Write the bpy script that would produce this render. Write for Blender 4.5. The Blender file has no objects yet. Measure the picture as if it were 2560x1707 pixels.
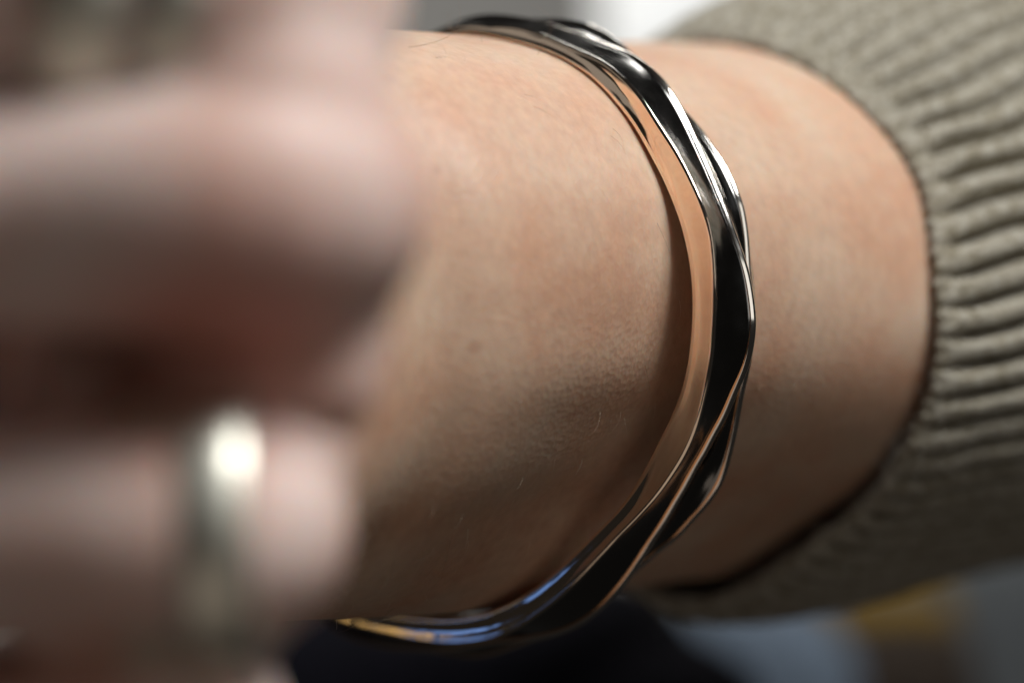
import bpy, bmesh, math, random
import numpy as np
from mathutils import Vector, Matrix

random.seed(7)
RNG = np.random.default_rng(7)
S = bpy.context.scene
MM = 0.001

# ------------------------------------------------------------------ camera
D = 350.0                       # focus distance in mm
FRAME = 94.0                    # mm across the frame at the focus distance
cam_data = bpy.data.cameras.new("camera")
cam = bpy.data.objects.new("camera", cam_data)
S.collection.objects.link(cam)
cam.location = (0, -D * MM, 0)
cam.rotation_euler = (math.radians(90), 0, 0)
cam_data.sensor_width = 23.5
cam_data.lens = 23.5 * D / FRAME
cam_data.clip_start = 0.01
cam_data.clip_end = 20
cam_data.dof.use_dof = True
cam_data.dof.focus_distance = (D + 1.5) * MM
cam_data.dof.aperture_fstop = 6.0
cam_data.dof.aperture_blades = 9
S.camera = cam

# ------------------------------------------------------------------ light
S.view_settings.view_transform = 'Standard'
S.view_settings.look = 'None'
S.view_settings.exposure = 0.0
W = bpy.data.worlds.new("World")
S.world = W
W.use_nodes = True
W.node_tree.nodes['Background'].inputs[0].default_value = (1.0, 0.92, 0.84, 1)
W.node_tree.nodes['Background'].inputs[1].default_value = 0.013


def area(name, loc, target, size, size_y, power, color):
    d = bpy.data.lights.new(name, 'AREA')
    d.shape = 'RECTANGLE'
    d.size = size
    d.size_y = size_y
    d.energy = power
    d.color = color
    o = bpy.data.objects.new(name, d)
    S.collection.objects.link(o)
    o.location = loc
    v = Vector(target) - Vector(loc)
    o.rotation_euler = v.to_track_quat('-Z', 'Y').to_euler()
    return o


area("window_light", (0.34, -0.19, 0.58), (0, 0, 0.0), 0.28, 0.22, 6.6, (0.985, 0.995, 1.0))
area("room_light", (0.50, -0.62, 0.28), (0, 0, 0.0), 0.40, 0.50, 0.6, (1.0, 0.97, 0.92))
area("curtain_fill", (0.06, 0.24, 0.32), (0.04, 0.44, 0.07), 0.12, 0.12, 0.9, (1.0, 0.98, 0.95))  # fill added to whiten the cloth behind, no real lamp there
area("wall_fill", (-0.34, 0.40, 0.02), (0.05, 0.7, 0.05), 0.2, 0.12, 1.6, (1.0, 0.98, 0.95))  # fill added to lift the wall mirrored in the bangle's ridges
area("bounce_light", (-0.08, -0.62, -0.62), (0, 0, 0.0), 0.8, 0.7, 0.52, (1.0, 0.84, 0.72))  # added fill from below, lifts the shade and draws lines on the ridges
area("side_light", (-0.60, -0.14, 0.34), (0, 0, 0.02), 0.34, 0.30, 0.075, (1.0, 0.95, 0.90))  # added fill, gives the top of the rim a grey reflection
# lamps added for an unseen window, reflected as small coloured patches in the lower rim of the bangle
area("blue_pane_lamp", (-0.49, -0.028, -0.142), (0, 0.02, -0.03), 0.05, 0.035, 0.0050, (0.16, 0.36, 1.0))
area("blue_pane_lamp", (-0.41, -0.140, -0.26), (0, 0.02, -0.03), 0.06, 0.05, 0.0060, (0.16, 0.36, 1.0))
area("amber_pane_lamp", (-0.50, 0.005, -0.110), (0, 0.02, -0.03), 0.03, 0.03, 0.0022, (1.0, 0.72, 0.30))
area("white_pane_lamp", (-0.50, -0.04, -0.085), (0, 0.02, -0.03), 0.16, 0.013, 0.0060, (1.0, 0.97, 0.88))

# ------------------------------------------------------------------ helpers
KPX = FRAME / 2560.0            # mm per photograph pixel at the focus distance


def ray(px, py):
    """direction (x, 1, z) per mm of depth for a photograph pixel"""
    return np.array([(px - 1280.0) * KPX / D, 1.0, -(py - 853.5) * KPX / D])


EYE = np.array([0.0, -D, 0.0])


def unit(v):
    v = np.asarray(v, float)
    return v / np.linalg.norm(v)


def mesh_obj(name, verts, faces, mat=None, parent=None, smooth=True):
    me = bpy.data.meshes.new(name)
    me.from_pydata([tuple(v) for v in np.asarray(verts) * MM], [], [tuple(int(i) for i in f) for f in faces])
    me.validate()
    if smooth:
        me.polygons.foreach_set('use_smooth', [True] * len(me.polygons))
    o = bpy.data.objects.new(name, me)
    S.collection.objects.link(o)
    if mat:
        me.materials.append(mat)
    if parent:
        o.parent = parent
    return o


def tag(o, label=None, cat=None, group=None, kind=None):
    if label:
        o['label'] = label
    if cat:
        o['category'] = cat
    if group:
        o['group'] = group
    if kind:
        o['kind'] = kind
    return o


def grid_faces(nu, nv, close_u=False, close_v=True):
    f = []
    for i in range(nu if close_u else nu - 1):
        i2 = (i + 1) % nu
        for j in range(nv if close_v else nv - 1):
            j2 = (j + 1) % nv
            f.append((i * nv + j, i * nv + j2, i2 * nv + j2, i2 * nv + j))
    return f


def fix_normals(o):
    bm = bmesh.new()
    bm.from_mesh(o.data)
    bmesh.ops.recalc_face_normals(bm, faces=bm.faces)
    bm.to_mesh(o.data)
    bm.free()


# ------------------------------------------------------------------ materials
def new_mat(name):
    m = bpy.data.materials.new(name)
    m.use_nodes = True
    nt = m.node_tree
    return m, nt, nt.nodes['Principled BSDF']


def node(nt, typ, **kw):
    n = nt.nodes.new(typ)
    for k, v in kw.items():
        setattr(n, k, v)
    return n


def skin_material():
    m, nt, p = new_mat("skin")
    L = nt.links.new
    tc = node(nt, 'ShaderNodeTexCoord')
    # mottled colour
    n1 = node(nt, 'ShaderNodeTexNoise')
    n1.inputs['Scale'].default_value = 95
    n1.inputs['Detail'].default_value = 3
    r1 = node(nt, 'ShaderNodeValToRGB')
    r1.color_ramp.elements[0].position = 0.32
    r1.color_ramp.elements[0].color = (0.555, 0.390, 0.278, 1)
    r1.color_ramp.elements[1].position = 0.70
    r1.color_ramp.elements[1].color = (0.525, 0.295, 0.188, 1)
    n2 = node(nt, 'ShaderNodeTexNoise')
    n2.inputs['Scale'].default_value = 900
    n2.inputs['Detail'].default_value = 4
    mp = node(nt, 'ShaderNodeMapping')
    mp.inputs['Rotation'].default_value = (0, 0, math.radians(48))
    mp.inputs['Scale'].default_value = (1.0, 1.0, 0.68)
    mix = node(nt, 'ShaderNodeMix', data_type='RGBA', blend_type='OVERLAY')
    mix.inputs[0].default_value = 0.20
    L(tc.outputs['Object'], n1.inputs['Vector'])
    L(tc.outputs['Object'], mp.inputs['Vector'])
    L(mp.outputs['Vector'], n2.inputs['Vector'])
    L(n1.outputs['Fac'], r1.inputs['Fac'])
    L(r1.outputs['Color'], mix.inputs[6])
    L(n2.outputs['Fac'], mix.inputs[7])
    # window brightness on the hand painted into a paler, pinker colour; redder patches by noise
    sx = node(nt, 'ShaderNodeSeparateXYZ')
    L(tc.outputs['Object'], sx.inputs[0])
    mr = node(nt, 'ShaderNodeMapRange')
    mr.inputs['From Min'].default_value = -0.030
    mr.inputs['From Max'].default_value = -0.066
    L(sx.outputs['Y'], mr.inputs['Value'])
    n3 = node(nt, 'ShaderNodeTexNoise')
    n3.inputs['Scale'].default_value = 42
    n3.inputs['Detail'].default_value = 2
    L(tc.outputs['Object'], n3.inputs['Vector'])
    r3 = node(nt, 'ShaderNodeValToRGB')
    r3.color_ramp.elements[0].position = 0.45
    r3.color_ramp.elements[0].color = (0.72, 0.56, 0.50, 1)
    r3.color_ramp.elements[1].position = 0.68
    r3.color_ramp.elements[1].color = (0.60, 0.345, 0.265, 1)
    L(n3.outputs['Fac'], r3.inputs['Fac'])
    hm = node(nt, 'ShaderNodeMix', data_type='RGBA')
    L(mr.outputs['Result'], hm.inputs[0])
    # freckles
    fv = node(nt, 'ShaderNodeTexVoronoi', feature='F1')
    fv.inputs['Scale'].default_value = 130
    L(tc.outputs['Object'], fv.inputs['Vector'])
    fr = node(nt, 'ShaderNodeMapRange')
    fr.inputs['From Min'].default_value = 0.05
    fr.inputs['From Max'].default_value = 0.11
    fr.inputs['To Min'].default_value = 0.30
    fr.inputs['To Max'].default_value = 0.0
    L(fv.outputs['Distance'], fr.inputs['Value'])
    fm = node(nt, 'ShaderNodeMix', data_type='RGBA')
    fm.inputs[7].default_value = (0.36, 0.16, 0.10, 1)
    L(fr.outputs['Result'], fm.inputs[0])
    L(mix.outputs[2], fm.inputs[6])
    L(fm.outputs[2], hm.inputs[6])
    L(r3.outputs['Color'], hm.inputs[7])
    # reddened fold under the middle knuckle
    vd = node(nt, 'ShaderNodeVectorMath', operation='DISTANCE')
    vd.inputs[1].default_value = (-0.020, -0.090, 0.0015)
    L(tc.outputs['Object'], vd.inputs[0])
    rr = node(nt, 'ShaderNodeMapRange')
    rr.inputs['From Min'].default_value = 0.004
    rr.inputs['From Max'].default_value = 0.012
    rr.inputs['To Min'].default_value = 0.75
    rr.inputs['To Max'].default_value = 0.0
    L(vd.outputs['Value'], rr.inputs['Value'])
    rm = node(nt, 'ShaderNodeMix', data_type='RGBA')
    rm.inputs[7].default_value = (0.62, 0.20, 0.14, 1)
    L(rr.outputs['Result'], rm.inputs[0])
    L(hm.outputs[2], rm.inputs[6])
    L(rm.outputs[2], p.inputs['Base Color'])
    # fine relief: pores, creases
    v = node(nt, 'ShaderNodeTexVoronoi', feature='F1')
    v.inputs['Scale'].default_value = 2300
    v2 = node(nt, 'ShaderNodeTexNoise')
    v2.inputs['Scale'].default_value = 1900
    v2.inputs['Detail'].default_value = 3
    L(mp.outputs['Vector'], v.inputs['Vector'])
    L(mp.outputs['Vector'], v2.inputs['Vector'])
    ad = node(nt, 'ShaderNodeMath', operation='ADD')
    L(v.outputs['Distance'], ad.inputs[0])
    L(v2.outputs['Fac'], ad.inputs[1])
    b = node(nt, 'ShaderNodeBump')
    b.inputs['Strength'].default_value = 0.21
    b.inputs['Distance'].default_value = 0.00018
    L(ad.outputs[0], b.inputs['Height'])
    L(b.outputs['Normal'], p.inputs['Normal'])
    p.inputs['Roughness'].default_value = 0.52
    p.inputs['Specular IOR Level'].default_value = 0.45
    p.inputs['Subsurface Weight'].default_value = 0.5
    p.inputs['Subsurface Radius'].default_value = (1.0, 0.35, 0.18)
    p.inputs['Subsurface Scale'].default_value = 0.0028
    return m


def metal_material(name, col, rough, wear=0.0):
    m, nt, p = new_mat(name)
    p.inputs['Base Color'].default_value = (*col, 1)
    p.inputs['Metallic'].default_value = 1.0
    L = nt.links.new
    tc = node(nt, 'ShaderNodeTexCoord')
    n = node(nt, 'ShaderNodeTexNoise')
    n.inputs['Scale'].default_value = 260
    n.inputs['Detail'].default_value = 6
    L(tc.outputs['Object'], n.inputs['Vector'])
    r = node(nt, 'ShaderNodeMapRange')
    r.inputs['From Min'].default_value = 0.35
    r.inputs['From Max'].default_value = 0.75
    r.inputs['To Min'].default_value = rough
    r.inputs['To Max'].default_value = rough + wear
    L(n.outputs['Fac'], r.inputs['Value'])
    L(r.outputs['Result'], p.inputs['Roughness'])
    n2 = node(nt, 'ShaderNodeTexNoise')
    n2.inputs['Scale'].default_value = 330
    n2.inputs['Detail'].default_value = 1
    L(tc.outputs['Object'], n2.inputs['Vector'])
    b = node(nt, 'ShaderNodeBump')
    b.inputs['Strength'].default_value = 0.10
    b.inputs['Distance'].default_value = 0.0004
    L(n2.outputs['Fac'], b.inputs['Height'])
    L(b.outputs['Normal'], p.inputs['Normal'])
    return m


def cloth_material(name, col, col2, scale=900, bump=0.5, sheen=0.2):
    m, nt, p = new_mat(name)
    L = nt.links.new
    tc = node(nt, 'ShaderNodeTexCoord')
    n = node(nt, 'ShaderNodeTexNoise')
    n.inputs['Scale'].default_value = scale
    n.inputs['Detail'].default_value = 5
    r = node(nt, 'ShaderNodeValToRGB')
    r.color_ramp.elements[0].position = 0.35
    r.color_ramp.elements[0].color = (*col2, 1)
    r.color_ramp.elements[1].position = 0.62
    r.color_ramp.elements[1].color = (*col, 1)
    L(tc.outputs['Object'], n.inputs['Vector'])
    L(n.outputs['Fac'], r.inputs['Fac'])
    L(r.outputs['Color'], p.inputs['Base Color'])
    b = node(nt, 'ShaderNodeBump')
    b.inputs['Strength'].default_value = bump
    b.inputs['Distance'].default_value = 0.0003
    L(n.outputs['Fac'], b.inputs['Height'])
    L(b.outputs['Normal'], p.inputs['Normal'])
    p.inputs['Roughness'].default_value = 0.9
    p.inputs['Specular IOR Level'].default_value = 0.1
    p.inputs['Sheen Weight'].default_value = sheen
    return m


M_SKIN = skin_material()
M_SILVER = metal_material("polished_silver", (0.92, 0.87, 0.80), 0.085, 0.10)
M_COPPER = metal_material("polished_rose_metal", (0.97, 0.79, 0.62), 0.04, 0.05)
M_DARK = metal_material("dark_silver", (0.22, 0.215, 0.205), 0.11, 0.14)
M_FLANK = metal_material("orange_metal", (0.90, 0.46, 0.22), 0.08, 0.05)
M_RING = metal_material("worn_silver", (0.74, 0.72, 0.62), 0.40, 0.12)
M_KNIT = cloth_material("knit_wool", (0.385, 0.355, 0.29), (0.19, 0.163, 0.108))
M_FUZZ = cloth_material("wool_fibre", (0.54, 0.515, 0.45), (0.40, 0.37, 0.31), 900, 0.0)


def hair_material(name, col, rough=0.4):
    m, nt, p = new_mat(name)
    p.inputs['Base Color'].default_value = (*col, 1)
    p.inputs['Roughness'].default_value = rough
    return m


M_HAIR = hair_material("fair_hair", (0.80, 0.68, 0.52))
M_HAIR_DARK = hair_material("brown_hair", (0.20, 0.11, 0.06))

# ------------------------------------------------------------------ frame of the bracelet and the arm
PHI = math.radians(48)
U = unit([-math.cos(PHI), -math.sin(PHI), 0.0])      # along the arm, towards the hand
E1 = unit([math.sin(PHI), -math.cos(PHI), 0.0])      # across the arm, towards the camera
E2 = np.array([0.0, 0.0, 1.0])
CB = EYE + ray(1214, 820) * (D + 22.0)               # centre of the bracelet

# ------------------------------------------------------------------ bracelet
R0 = [(1160,83),(1209,87),(1248,97),(1304,110),(1372,131),(1423,156),(1466,185),(1498,211),(1526,244),(1555,278),(1584,317),(1610,364),(1635,410),(1659,454),(1680,508),(1699,554),(1712,609),(1721,648),(1727,696),(1730,755),(1729,790),(1728,818),(1722,883),(1712,942),(1699,988),(1692,1008),(1670,1054),(1641,1112),(1609,1175),(1573,1235),(1554,1265),(1516,1303),(1470,1349),(1419,1398),(1366,1447),(1313,1485),(1253,1517),(1194,1537),(1130,1545),(1055,1543),(970,1534),(902,1520),(856,1508),(800,1490)]
R1 = [(1130,80),(1151,73),(1202,67),(1248,64),(1296,68),(1355,87),(1423,117),(1474,138),(1501,150),(1535,176),(1566,205),(1595,234),(1620,273),(1642,308),(1655,330),(1679,364),(1703,406),(1723,446),(1751,507),(1762,537),(1772,571),(1779,619),(1783,670),(1784,721),(1784,765),(1781,826),(1777,886),(1770,929),(1760,980),(1752,1012),(1741,1060),(1721,1111),(1701,1150),(1675,1190),(1641,1238),(1589,1296),(1538,1347),(1487,1402),(1440,1452),(1394,1494),(1338,1536),(1287,1572),(1245,1594),(1194,1606),(1134,1611),(1055,1604),(970,1587),(885,1565),(800,1536)]
R2 = [(1110,75),(1151,56),(1177,46),(1219,39),(1270,41),(1313,48),(1355,54),(1398,68),(1440,83),(1493,101),(1535,118),(1578,133),(1612,155),(1637,178),(1651,188),(1671,213),(1688,239),(1705,268),(1715,286),(1730,318),(1742,344),(1757,378),(1776,420),(1797,471),(1813,508),(1830,551),(1845,595),(1862,641),(1874,679),(1882,721),(1888,765),(1892,801),(1889,844),(1881,889),(1869,929),(1852,963),(1836,1002),(1820,1039),(1793,1085),(1769,1133),(1743,1175),(1716,1226),(1694,1262),(1666,1311),(1633,1359),(1603,1407),(1572,1451),(1528,1502),(1500,1529),(1457,1558),(1415,1577),(1355,1591),(1287,1601),(1219,1609),(1151,1620),(1103,1624),(1038,1621),(970,1618),(919,1604),(868,1584),(826,1555),(790,1530)]
R3 = [(1110,77),(1151,60),(1219,44),(1313,51),(1352,52),(1389,50),(1440,54),(1484,65),(1510,77),(1535,96),(1566,118),(1580,137),(1610,160),(1640,190),(1668,220),(1695,258),(1720,286),(1746,313),(1780,359),(1805,395),(1825,428),(1844,471),(1859,508),(1865,537),(1872,585),(1876,645),(1878,685),(1880,725),(1884,770),(1887,801),(1885,850),(1881,893),(1873,934),(1865,963),(1857,1003),(1847,1060),(1832,1128),(1815,1192),(1798,1224),(1772,1262),(1740,1295),(1700,1340),(1649,1379),(1598,1423),(1565,1452),(1524,1503),(1496,1530),(1457,1560),(1415,1579),(1370,1592),(1330,1601),(1279,1621),(1228,1637),(1190,1642),(1151,1637),(1100,1627),(1038,1622),(970,1619),(919,1606),(868,1586),(826,1557),(790,1532)]
NT = 720
TT = np.linspace(-math.pi, math.pi, NT, endpoint=False)


def ring_radius(trace, h):
    """in-plane radius of a traced ridge lying h mm along the arm from the bracelet's middle plane"""
    c = CB + U * h
    ts, rs = [], []
    for px, py in trace:
        d = ray(px, py)
        s = np.dot(c - EYE, U) / np.dot(d, U)
        q = EYE + d * s - c
        x, y = np.dot(q, E1), np.dot(q, E2)
        ts.append(math.atan2(y, x))
        rs.append(math.hypot(x, y))
    ts, rs = np.array(ts), np.array(rs)
    o = np.argsort(ts)
    return ts[o], rs[o]


def full_ring(trace, h, smooth):
    ts, rs = ring_radius(trace, h)
    # the hidden far side goes on as an oval
    x, y = rs * np.cos(ts), rs * np.sin(ts)
    far_t = np.linspace(ts[-1], ts[0] + 2 * math.pi, 14)[2:-2]
    r_end = np.interp(far_t, [ts[-1], ts[0] + 2 * math.pi], [rs[-1], rs[0]])
    bow = np.sin((far_t - ts[-1]) / (ts[0] + 2 * math.pi - ts[-1]) * math.pi)
    far_r = r_end * (1 - 0.10 * bow)
    T = np.concatenate([ts, far_t])
    R = np.concatenate([rs, far_r])
    T = np.concatenate([T - 2 * math.pi, T, T + 2 * math.pi])
    R = np.concatenate([R, R, R])
    o = np.argsort(T)
    r = np.interp(TT, T[o], R[o])
    n = int(smooth)
    k = np.hanning(2 * n + 3)
    k /= k.sum()
    e = np.concatenate([r[-n - 1:], r, r[:n + 1]])
    return np.convolve(e, k, 'valid')


H0, H1, H2, H3 = 4.28, 3.98, -1.3, -4.6


def build_bracelet():
    r0 = full_ring(R0, H0, 12)
    r1 = full_ring(R1, H1, 9)
    r2 = full_ring(R2, H2, 7)
    r3 = full_ring(R3, H3, 7)
    r1 = np.maximum(r1, r0 + 0.9)
    r3 = np.maximum(r3, r0 + 0.15)
    verts = []
    nsub = 10
    for i in range(NT):
        a, b, c, d = r0[i], r1[i], r2[i], r3[i]
        low = min(1.0, max(0.0, (-math.degrees(TT[i]) - 1) / 10.0))      # the flank opens below the middle

        def crest(h, r, segs):
            """rounded ridge as runs (normal angle from, to, length); its outermost point is at (h, r)"""
            pts, x, y, zero = [(0.0, 0.0)], 0.0, 0.0, None
            for q0, q1, ln in segs:
                n = 5
                for k in range(n):
                    q = math.radians(q0 + (q1 - q0) * (k + 0.5) / n)
                    x -= math.cos(q) * ln / n
                    y += math.sin(q) * ln / n
                    pts.append((x, y))
            top = max(pts, key=lambda p: 0.743 * p[1] - 0.669 * p[0])
            return [(h + p[0] - top[0], r + p[1] - top[1]) for p in pts]

        def flute(p, q, depth, n):
            out = []
            for s in np.linspace(0, 1, n + 2)[1:-1]:
                w = math.sin(math.pi * s) ** 1.35
                out.append((p[0] + (q[0] - p[0]) * s, p[1] + (q[1] - p[1]) * s - depth * w))
            return out
        prof = []
        prof.append((H0 - 0.35, a - 0.12))
        prof.append((H0 - 0.1, a - 0.04))
        prof.append((H0, a + 0.12))
        c1 = crest(H1 - 0.45, b, [(84, 62, .12), (62, 42, .20), (42, 5, .10), (5, -14, .10), (-14, -24, .06)])
        # hand-side face, slightly hollow
        p, q = (H0, a + 0.12), (c1[0][0] + 0.02, c1[0][1] - 0.08)
        for s in np.linspace(0, 1, 7)[1:-1]:
            prof.append((p[0] + (q[0] - p[0]) * s - 0.10 * math.sin(math.pi * s), p[1] + (q[1] - p[1]) * s))
        c2 = crest(H2, c, [(66, 54, .02 + .17 * low), (54, 38, .08), (38, 22, .34), (22, -8, .10), (-8, -28, .24), (-28, -58, .12)])
        c3 = crest(H3, d, [(66, 54, .02 + .15 * low), (54, 38, .08), (38, 22, .26), (22, -8, .10), (-8, -28, .24), (-28, -70, .16)])
        prof += c1
        prof += flute(c1[-1], c2[0], 0.10, nsub)
        k2 = len(prof)
        prof += c2
        gap = abs(c2[-1][1] - c3[0][1]) + abs(c2[-1][0] - c3[0][0])
        prof += flute(c2[-1], c3[0], 0.16 * min(gap, 2.2), nsub - 2)
        k3 = len(prof)
        prof += c3
        prof.append((H3 - 0.45, max(d - 1.0, a)))
        prof.append((H3 - 0.35, a - 0.05))
        prof.append((H3, a - 0.2))
        prof.append((0.0, a - 0.28))
        er = E1 * math.cos(TT[i]) + E2 * math.sin(TT[i])
        for h, r in prof:
            verts.append(CB + U * h + er * r)
    npf = len(prof)
    faces = grid_faces(NT, npf, True, True)
    root = bpy.data.objects.new("bracelet", None)
    S.collection.objects.link(root)
    root.location = CB * MM
    tag(root, "polished silver bangle with twisted fluted ridges worn around the wrist", "bracelet")
    full = mesh_obj("full", np.array(verts) - CB, faces)
    fix_normals(full)
    nrm = np.empty(len(full.data.vertices) * 3)
    full.data.vertex_normals.foreach_get('vector', nrm)
    nrm = nrm.reshape(-1, 3)
    polys = [tuple(p.vertices) for p in full.data.polygons]
    co = np.array(verts) - CB
    bpy.data.objects.remove(full)
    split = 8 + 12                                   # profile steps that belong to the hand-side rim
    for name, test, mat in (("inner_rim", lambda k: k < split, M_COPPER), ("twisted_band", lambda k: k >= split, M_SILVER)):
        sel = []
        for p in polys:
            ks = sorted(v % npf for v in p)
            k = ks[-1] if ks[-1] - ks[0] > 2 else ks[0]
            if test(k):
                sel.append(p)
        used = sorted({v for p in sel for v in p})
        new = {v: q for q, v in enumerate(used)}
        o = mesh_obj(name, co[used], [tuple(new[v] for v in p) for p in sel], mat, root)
        if name == "twisted_band":                   # orange metal along the flanks of the ridges
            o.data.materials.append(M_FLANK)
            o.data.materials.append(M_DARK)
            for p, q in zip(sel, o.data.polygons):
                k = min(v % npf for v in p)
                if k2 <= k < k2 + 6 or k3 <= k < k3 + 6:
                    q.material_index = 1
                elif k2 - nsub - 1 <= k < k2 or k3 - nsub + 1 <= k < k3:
                    q.material_index = 2             # darker metal in the hollows
        o.data.normals_split_custom_set_from_vertices([tuple(nrm[v]) for v in used])
    return root


bracelet = build_bracelet()

# ------------------------------------------------------------------ person: forearm and left hand as one skin
NV = 96
# the wrist fills the bangle at the top and leaves a gap below: radius by angle
_th = np.linspace(0, 2 * math.pi, NV, endpoint=False)
_deg = np.degrees((_th + math.pi) % (2 * math.pi) - math.pi)
_gap = np.interp(_deg, [-180, -120, -90, -74, -45, -20, 0, 10, 25, 42, 180], [2, 0.3, 0.3, 1.3, 4.1, 4.0, 3.0, 2.1, 0.6, 0.05, 0.05])
SLEEVE = [(1700,98),(1786,97),(1885,111),(1954,133),(2035,168),(2117,217),(2171,266),(2225,336),(2279,423),(2323,542),(2350,678),(2358,813),(2350,877),(2334,959),(2301,1052),(2246,1156),(2164,1260),(2082,1325),(1973,1407),(1864,1478),(1782,1518),(1690,1535)]
HS = -35.3
_wrap = (_th + math.pi) % (2 * math.pi) - math.pi
SLEEVE_R = full_ring(SLEEVE, HS, 30)
CUFF_R = np.interp(_wrap, TT, SLEEVE_R) - np.interp(_deg, [-180, -120, -90, -60, -30, 0, 40, 90, 180], [2.5, 2.8, 3.4, 3.6, 2.6, 1.2, 0.7, 0.5, 2.0])
WRIST_R = np.interp((_th + math.pi) % (2 * math.pi) - math.pi, TT, full_ring(R0, H0, 20)) - 0.15 - _gap + 0.12 * np.exp(-((_deg - 26) / 9.0) ** 2)


def loft(stations, nv=NV):
    """stations: (centre, axis1, axis2, a, b, power) -> closed tube"""
    verts = []
    th = np.linspace(0, 2 * math.pi, nv, endpoint=False)
    for c, e1, e2, a, b, pw, *wr in stations:
        ct, st = np.cos(th), np.sin(th)
        x = a * np.sign(ct) * np.abs(ct) ** pw
        y = b * np.sign(st) * np.abs(st) ** pw
        if wr and wr[0] > 0.01:
            k = min(1.0, max(0.0, (wr[1] + 36.0) / 38.0))
            k = k * k * (3 - 2 * k)
            rr = CUFF_R * (1 - k) + WRIST_R * k
            x = x * (1 - wr[0]) + rr * ct * wr[0]
            y = y * (1 - wr[0]) + rr * st * wr[0]
        verts.append(np.asarray(c)[None] + x[:, None] * np.asarray(e1)[None] + y[:, None] * np.asarray(e2)[None])
    verts = np.concatenate(verts)
    n = len(stations)
    f = grid_faces(n, nv, False, True)
    verts = np.vstack([verts, np.mean(verts[:nv], 0), np.mean(verts[-nv:], 0)])
    k = len(verts)
    for j in range(nv):
        f.append((k - 2, (j + 1) % nv, j))
        f.append((k - 1, (n - 1) * nv + j, (n - 1) * nv + (j + 1) % nv))
    return verts, f


def catmull(pts, n):
    pts = np.asarray(pts, float)
    P = np.vstack([2 * pts[0] - pts[1], pts, 2 * pts[-1] - pts[-2]])
    out = []
    for i in range(1, len(P) - 2):
        for t in np.linspace(0, 1, n, endpoint=False):
            out.append(0.5 * ((2 * P[i]) + (-P[i - 1] + P[i + 1]) * t + (2 * P[i - 1] - 5 * P[i] + 4 * P[i + 1] - P[i + 2]) * t * t
                              + (-P[i - 1] + 3 * P[i] - 3 * P[i + 1] + P[i + 2]) * t ** 3))
    out.append(pts[-1])
    return np.array(out)


Z0 = CB[2]
# along-arm centre points: x, y, z, a (towards camera), b (vertical), heading angle in degrees
def on_arm(s):
    return CB[0] + U[0] * s, CB[1] + U[1] * s


arm_rows = []
for s, z, a, b in [(-150, 36, 38, 36), (-100, 22, 35, 34), (-60, Z0 + 1.0, 31.5, 31.0), (-35, Z0, 29.0, 29.2), (-15, Z0, 26.9, 28.5), (0, Z0, 25.7, 27.6), (14, Z0 + .1, 25.4, 27.4), (26, Z0 + .3, 25.2, 27.3)]:
    x, y = on_arm(s)
    arm_rows.append((x, y, z, a, b, 48.0))
arm_rows.append((-27.2, -4, 2.0, 24.0, 28.0, 54))
arm_rows.append((-30.5, -24, 2.0, 19.0, 29.5, 74))
arm_rows.append((-29.0, -46, 1.5, 14.5, 31.0, 87))
arm_rows.append((-26.5, -66, 1.0, 11.5, 31.0, 92))
arm_rows.append((-24.5, -80, 0.5, 9.0, 28.5, 92))
AR = catmull(arm_rows, 8)
st = []
for x, y, z, a, b, ang in AR:
    q = math.radians(ang)
    s_ = np.dot(np.array([x, y, 0]) - np.array([CB[0], CB[1], 0]), U)
    st.append(((x, y, z), (math.sin(q), -math.cos(q), 0), (0, 0, 1), a, b, 0.94, math.exp(-(max(0.0, s_ - 6, -52 - s_) / 20.0) ** 2), s_))
parts = [loft(st)]


def finger(points, radii, squash=1.0):
    P = catmull([list(p) + [r] for p, r in zip(points, radii)], 8)
    pts, rad = P[:, :3], P[:, 3]
    st = []
    n = len(pts)
    prev = None
    for i in range(n):
        t = unit(pts[min(i + 1, n - 1)] - pts[max(i - 1, 0)])
        ref = np.array([0, 0, 1.0])
        e2 = unit(ref - t * np.dot(ref, t)) if abs(t[2]) < 0.95 else unit(np.array([0, 1.0, 0]) - t * t[1])
        e1 = np.cross(e2, t)
        st.append((pts[i], e1, e2, rad[i], rad[i] * squash, 1.0))
    # rounded tip
    t = unit(pts[-1] - pts[-2])
    for q in (30, 55, 75, 88):
        c = pts[-1] + t * rad[-1] * math.sin(math.radians(q))
        k = math.cos(math.radians(q))
        st.append((c, st[n - 1][1], st[n - 1][2], rad[-1] * k, rad[-1] * squash * k, 1.0))
    return loft(st, 32)


K1 = np.array([-18.3, -83, 24.2])
K2 = np.array([-16.6, -86, 9.6])
K3 = np.array([-21.3, -84, -13.2])
K4 = np.array([-25.2, -78, -28.0])
# proximal phalanx runs to the left, middle phalanx folds back towards the palm, tip curls in
def folded(K, d, r, lp, lm, ld, sink):
    d = unit(d)
    base = K + np.array([-1.5, sink, 0.0])
    pip = K + d * lp
    dip = pip + unit([0.10, 1.0, 0.04]) * lm
    tip = dip + unit([1.0, 0.25, 0.05]) * ld
    mid = K + d * lp * 0.5
    q = pip + d * 0.5 + np.array([0, r * 0.55, 0])
    return [base, K, mid, pip, q, dip, tip], [r * 1.12, r * 1.17, r * 0.98, r * 1.02, r * 0.98, r * 0.88, r * 0.74]


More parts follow.
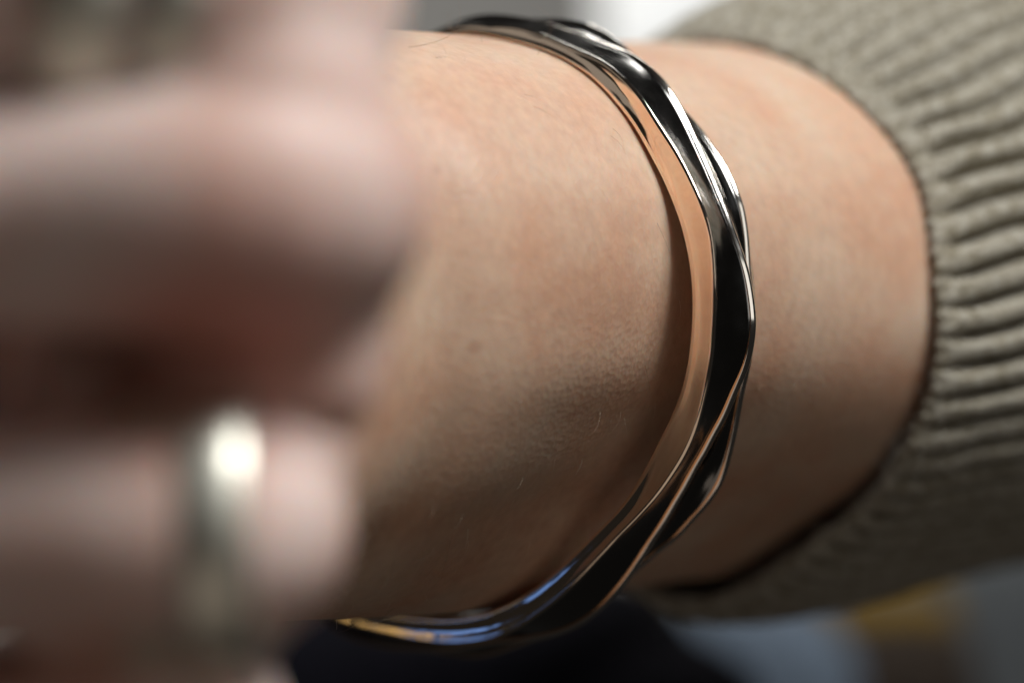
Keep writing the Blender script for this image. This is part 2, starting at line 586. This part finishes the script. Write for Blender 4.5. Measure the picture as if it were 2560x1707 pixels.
F1 = folded(K1, [-1, -0.05, 0.03], 8.3, 41, 21, 14, 22)
F2 = folded(K2, [-1, -0.05, -0.03], 8.3, 44, 25, 14, 24)
F3 = folded(K3, [-1, -0.02, -0.04], 7.4, 41, 23, 14, 24)
F4 = folded(K4, [-1, 0.0, -0.12], 7.0, 33, 17, 12, 20)
for P, R in (F1, F2, F3, F4):
    parts.append(finger(P, R))
parts.append(finger([K1 + [-1, 2, 0], (K1 + K2) / 2 + [-1.0, 1.0, 0], K2 + [-1, 2, 0]], [10.4, 10.2, 10.4]))
parts.append(finger([K2 + [-1.5, 9, 0], (K2 + K3) / 2 + [0.8, 7.0, 0], K3 + [-1.5, 6, 0]], [9.6, 9.0, 7.8]))
parts.append(finger([K3 + [-1, 4, 0], (K3 + K4) / 2 + [-1.5, 3, 0], K4 + [-1, 4, 0]], [8.2, 8.0, 7.6]))
# thumb: leaves the radial side of the wrist and lies along the folded index finger
parts.append(finger([(-30, -8, 18), (-44, -28, 27), (-58, -55, 38), (-66, -84, 44), (-60, -106, 44)], [13, 14, 11.5, 9.5, 8.0]))


def build_body():
    verts, faces, n = [], [], 0
    for v, f in parts:
        verts.append(np.asarray(v))
        faces += [tuple(i + n for i in q) for q in f]
        n += len(v)
    o = mesh_obj("person", np.concatenate(verts), faces)
    m = o.modifiers.new("r", 'REMESH')
    m.mode = 'VOXEL'
    m.voxel_size = 0.75 * MM
    sm = o.modifiers.new("s", 'SMOOTH')
    sm.factor = 0.5
    sm.iterations = 16
    dg = bpy.context.evaluated_depsgraph_get()
    me = bpy.data.meshes.new_from_object(o.evaluated_get(dg))
    o.modifiers.clear()
    old = o.data
    o.data = me
    bpy.data.meshes.remove(old)
    me.name = "person"
    me.materials.clear()
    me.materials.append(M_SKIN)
    me.polygons.foreach_set('use_smooth', [True] * len(me.polygons))
    return o


person = build_body()
tag(person, "person in knit sweater with bare wrist and loosely closed hand in the foreground", "person")

# ------------------------------------------------------------------ sleeve
SA = unit([math.cos(PHI), math.sin(PHI), 0.20])          # towards the elbow
SC = CB + U * HS
NRIB = 60


def build_sleeve():
    nu, nv = 380, NRIB * 18
    L = 112.0
    th = np.linspace(0, 2 * math.pi, nv, endpoint=False)
    verts = []
    ph = RNG.uniform(0, 6.28, 12)
    rs = np.interp((th + math.pi) % (2 * math.pi) - math.pi, TT, SLEEVE_R)
    for i in range(nu):
        u = i / (nu - 1) * L
        if i < 14:                                     # rolled edge turning back inside
            q = i / 13.0 * math.pi * 0.5
            s = 1.5 - 1.5 * math.sin(q)
            lift = -1.5 + 1.5 * math.sin(q)
            s = 1.5 * (1 - math.sin(q))
            off = -1.6 * math.cos(q)
        else:
            s = (i - 13) / (nu - 14) * L
            off = 0.0
        rad = rs + 1.7 * (1 - math.exp(-max(s, 0) / 2.5)) + (0.085 + 0.05 * np.abs(np.sin(th))) * s + 0.6 * math.sin(s / 14.0)
        # wandering wales
        wob = 0.010 * np.sin(s / 6.0 + 3 * th + ph[0]) + 0.007 * np.sin(s / 3.1 + 7 * th + ph[1])
        w = (th + wob) * NRIB
        rib = np.cos(w)
        prof = np.clip((rib + 1.0) / 1.25, 0, 1) ** 0.46 * 0.85 + 0.08 * rib
        depth = 2.6 * (0.08 + 0.92 * min(1.0, max(0.0, s - 0.5) / 4.0) if i >= 14 else 0.08)
        # stitches: slanting yarns in each wale
        side = np.sin(w)
        st = np.sin(2 * math.pi * (s / 0.95) + 1.6 * np.abs(side) * 2 + 0.5 * np.sin(3 * th + ph[2]))
        yarn = 0.22 * st * np.clip(rib + 0.7, 0, 1)
        rough = RNG.normal(0, 0.045, nv)
        lump = 0.14 * np.sin(s / 2.3 + 11 * th + ph[3]) * np.sin(s / 4.1 - 17 * th + ph[4]) \
            + 0.22 * np.sin(s / 8.5 + 2 * th + ph[5]) * np.sin(5 * th + ph[6])
        rr = off + depth * (prof - 0.8) + yarn + rough + lump
        e_x = (rad + rr) * np.cos(th)
        e_y = (rad + rr) * np.sin(th)
        edge = 0.22 * np.sin(NRIB * th * 2 + ph[7]) * math.exp(-max(s, 0) / 1.2) + (0.5 * np.sin(5 * th + ph[8]) + 0.4 * np.sin(9 * th + ph[9])) * math.exp(-s / 8.0)
        c = SC + SA * s
        verts.append(c[None] + e_x[:, None] * E1[None] + e_y[:, None] * E2[None] + (edge[:, None] * SA[None]))
    o = mesh_obj("sweater_sleeve", np.concatenate(verts), grid_faces(nu, nv, False, True), M_KNIT, person)
    fix_normals(o)
    tag(o, "ribbed oatmeal knit sleeve cuff")
    return o


sleeve = build_sleeve()

# ------------------------------------------------------------------ strands: hair on the arm, fuzz on the knit
def strands(name, items, mat, parent):
    """items: list of (points (n,3), radius) -> one mesh of thin three-sided tapered tubes"""
    verts, faces = [], []
    for pts, r in items:
        pts = np.asarray(pts)
        n = len(pts)
        b = len(verts)
        for i in range(n):
            t = unit(pts[min(i + 1, n - 1)] - pts[max(i - 1, 0)])
            e = unit(np.cross(t, [0.31, 0.77, 0.55]))
            f = np.cross(t, e)
            k = r * (1 - 0.85 * i / (n - 1))
            for q in range(3):
                a = q * 2.0944
                verts.append(pts[i] + k * (math.cos(a) * e + math.sin(a) * f))
        for i in range(n - 1):
            for q in range(3):
                faces.append((b + i * 3 + q, b + i * 3 + (q + 1) % 3, b + i * 3 + 3 + (q + 1) % 3, b + i * 3 + 3 + q))
    o = mesh_obj(name, verts, faces, mat, parent)
    tag(o, kind='stuff')
    return o


def surface_points(obj, n, test):
    me = obj.data
    nvv = len(me.vertices)
    co = np.empty(nvv * 3)
    no = np.empty(nvv * 3)
    me.vertices.foreach_get('co', co)
    me.vertex_normals.foreach_get('vector', no)
    co = co.reshape(-1, 3) / MM
    no = no.reshape(-1, 3)
    ok = np.where(test(co, no))[0]
    pick = RNG.choice(ok, min(n, len(ok)), replace=False)
    return co[pick], no[pick]


def arm_zone(lo, hi):
    def t(co, no):
        s = (co - CB) @ U
        return (s > lo) & (s < hi) & (co[:, 1] < 60)
    return t


def arm_hairs(n, lo, hi, lmin, lmax, rad, lean):
    out = []
    P, N = surface_points(person, n, arm_zone(lo, hi))
    P = P + RNG.normal(0, 0.25, P.shape)
    for p, nn in zip(P, N):
        p = p - nn * np.dot(nn, p - p)
        flow = unit(np.array(lean) + RNG.normal(0, 0.22, 3))
        flow = unit(flow - nn * np.dot(nn, flow))
        Lh = random.uniform(lmin, lmax)
        pts = []
        side = np.cross(nn, flow) * random.uniform(-.35, .35)
        for k in np.linspace(0, 1, 5):
            pts.append(p - nn * 0.3 + (flow * k + side * k * k) * Lh + nn * (0.3 + Lh * 0.30 * math.sin(k * 1.9)))
        out.append((pts, rad * random.uniform(.7, 1.2)))
    return out


strands("arm_hair", arm_hairs(420, -42, 46, 0.8, 2.6, 0.016, [0.25, 0, -1.0]), M_HAIR, person)
strands("arm_hair", arm_hairs(160, -10, 40, 2.5, 5.0, 0.016, [-0.15, 0, -1.0]), M_HAIR_DARK, person)

def top_hairs(n):
    out = []
    P, N = surface_points(person, n, lambda co, no: (no[:, 2] > 0.9) & ((co - CB) @ U > 3) & ((co - CB) @ U < 30))
    for p, nn in zip(P, N):
        a = unit(np.array([random.uniform(-1, 1), random.uniform(-.3, .3), 1.2]))
        b = unit(np.cross(a, [0, 1, 0])) * random.choice([-1, 1])
        Lh = random.uniform(3, 7)
        out.append(([p - nn * 0.3 + a * Lh * k + b * Lh * 0.5 * math.sin(k * 2.6) for k in np.linspace(0, 1, 8)], 0.025))
    return out


strands("arm_hair", top_hairs(16), M_HAIR_DARK, person)


def fuzz(n):
    out = []
    P, N = surface_points(sleeve, n, lambda co, no: (co[:, 1] < 75) & ((no @ E1 > -0.3) | (no[:, 2] > 0.2)))
    for p, nn in zip(P, N):
        around = np.cross(nn, SA) * random.choice([-1, 1])
        d = unit(around + RNG.normal(0, 0.45, 3))
        Lh = random.uniform(0.8, 2.4)
        c = RNG.normal(0, 0.35, 3)
        out.append(([p - nn * 0.15 + (d * k + c * k * k) * Lh + nn * 0.45 * Lh * math.sin(k * 2.4) * random.uniform(.4, 1.1) for k in (0, .35, .7, 1)], 0.03))
    return out


strands("fuzz", fuzz(14000), M_FUZZ, sleeve)

# ------------------------------------------------------------------ rings
def build_ring(finger_pts, frac, width, inner, thick, label, bands):
    K, pip = np.array(finger_pts[1]), np.array(finger_pts[3])
    d = unit(pip - K)
    c = K + (pip - K) * frac
    e2 = unit(np.array([0, 0, 1.0]) - d * d[2])
    e1 = np.cross(e2, d)
    root = bpy.data.objects.new("finger_ring", None)
    S.collection.objects.link(root)
    root.location = c * MM
    tag(root, label, "ring")
    n = 96
    th = np.linspace(0, 2 * math.pi, n, endpoint=False)
    x0 = -width / 2
    for bw, bt, gap in bands:
        prof = []
        for q in np.linspace(0, math.pi, 11):
            prof.append((x0 + bw / 2 - math.cos(q) * bw / 2, inner + 0.25 + bt * math.sin(q) ** 0.6))
        prof.append((x0 + bw, inner - 0.3))
        prof.append((x0, inner - 0.3))
        verts = []
        for t in th:
            er = e1 * math.cos(t) + e2 * math.sin(t)
            for h, r in prof:
                verts.append(d * h + er * r)
        o = mesh_obj("band", verts, grid_faces(n, len(prof), True, True), M_RING, root)
        fix_normals(o)
        x0 += bw + gap
    return root


build_ring(F3[0], 0.03, 9.4, 8.7, 1.2, "broad silver ring with a raised rim on the lower finger", [(5.2, 1.2, 0.15), (4.0, 0.45, 0)])
build_ring(F1[0], 0.20, 12.0, 9.0, 1.6, "wide silver ring on the uppermost finger at the top edge", [(5.5, 1.8, 0.3), (6.5, 2.0, 0)])

# ------------------------------------------------------------------ background
M_WALL = cloth_material("grey_plaster", (0.165, 0.16, 0.15), (0.14, 0.136, 0.128), 40, 0.1, 0)
M_WHITE = cloth_material("white_linen", (0.80, 0.81, 0.80), (0.75, 0.76, 0.76), 200, 0.2, 0)
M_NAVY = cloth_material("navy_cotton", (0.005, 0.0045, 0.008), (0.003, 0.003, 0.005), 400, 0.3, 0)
M_PALE = cloth_material("pale_blue_cotton", (0.095, 0.118, 0.15), (0.07, 0.09, 0.115), 400, 0.3, 0)
M_OCHRE = cloth_material("ochre_wool", (0.12, 0.072, 0.010), (0.08, 0.048, 0.009), 300, 0.3, 0)
M_BROWN = cloth_material("brown_wool", (0.025, 0.018, 0.013), (0.015, 0.011, 0.008), 300, 0.3, 0)
M_GREY = cloth_material("grey_blue_wool", (0.07, 0.075, 0.078), (0.055, 0.06, 0.062), 300, 0.3, 0)


def at(px, py, y):
    return EYE + ray(px, py) * (D + y)


def cushion(name, px, py, y, rx, ry, rz, mat, label, cat, rot=0.0):
    c = at(px, py, y)
    verts = []
    nu, nv = 28, 48
    for i in range(nu):
        v = -math.pi / 2 + math.pi * i / (nu - 1)
        for j in range(nv):
            u = 2 * math.pi * j / nv
            f = lambda t, e: math.copysign(abs(t) ** e, t)
            x = rx * f(math.cos(v), .5) * f(math.cos(u), .5)
            z = rz * f(math.cos(v), .5) * f(math.sin(u), .5)
            yy = ry * f(math.sin(v), .8)
            w = 1 + 0.05 * math.sin(4 * u + px) + 0.03 * math.sin(9 * u + 2 * v)
            xr = x * math.cos(rot) - z * math.sin(rot)
            zr = x * math.sin(rot) + z * math.cos(rot)
            verts.append(np.array([xr * w, yy, zr * w]))
    o = mesh_obj(name, verts, grid_faces(nu, nv, False, True), mat)
    o.location = c * MM
    fix_normals(o)
    tag(o, label, cat)
    return o


def wall():
    verts = [(x, y, z) for y in (700, 720) for x, z in ((-340, -220), (430, -220), (430, 220), (-340, 220))]
    f = [(0, 1, 2, 3), (5, 4, 7, 6), (4, 0, 3, 7), (1, 5, 6, 2), (3, 2, 6, 7), (4, 5, 1, 0)]
    o = mesh_obj("wall", verts, f, M_WALL, smooth=False)
    tag(o, kind='structure')


wall()
cushion("curtain", 1760, -60, 420, 21, 12, 36, M_WHITE, "white out of focus cloth behind the top of the wrist", "curtain")
cushion("cushion", 900, 2010, 170, 52, 30, 34, M_NAVY, "dark navy cloth below the bracelet, out of focus", "cushion")  # dark cloth, built with the cushion shape
cushion("folded_cloth", 1880, 1830, 260, 16, 12, 22, M_PALE, "pale blue folded cloth beside the dark navy cloth", "cloth")
cushion("blanket", 2160, 1600, 300, 16, 10, 9, M_OCHRE, "ochre blanket under the sleeve at lower right", "blanket")
cushion("cushion", 2640, 1650, 330, 26, 15, 26, M_GREY, "grey blue cushion in the lower right corner", "cushion")
cushion("cushion", 2190, 1860, 280, 18, 12, 20, M_BROWN, "dark brown cushion below the ochre blanket", "cushion")
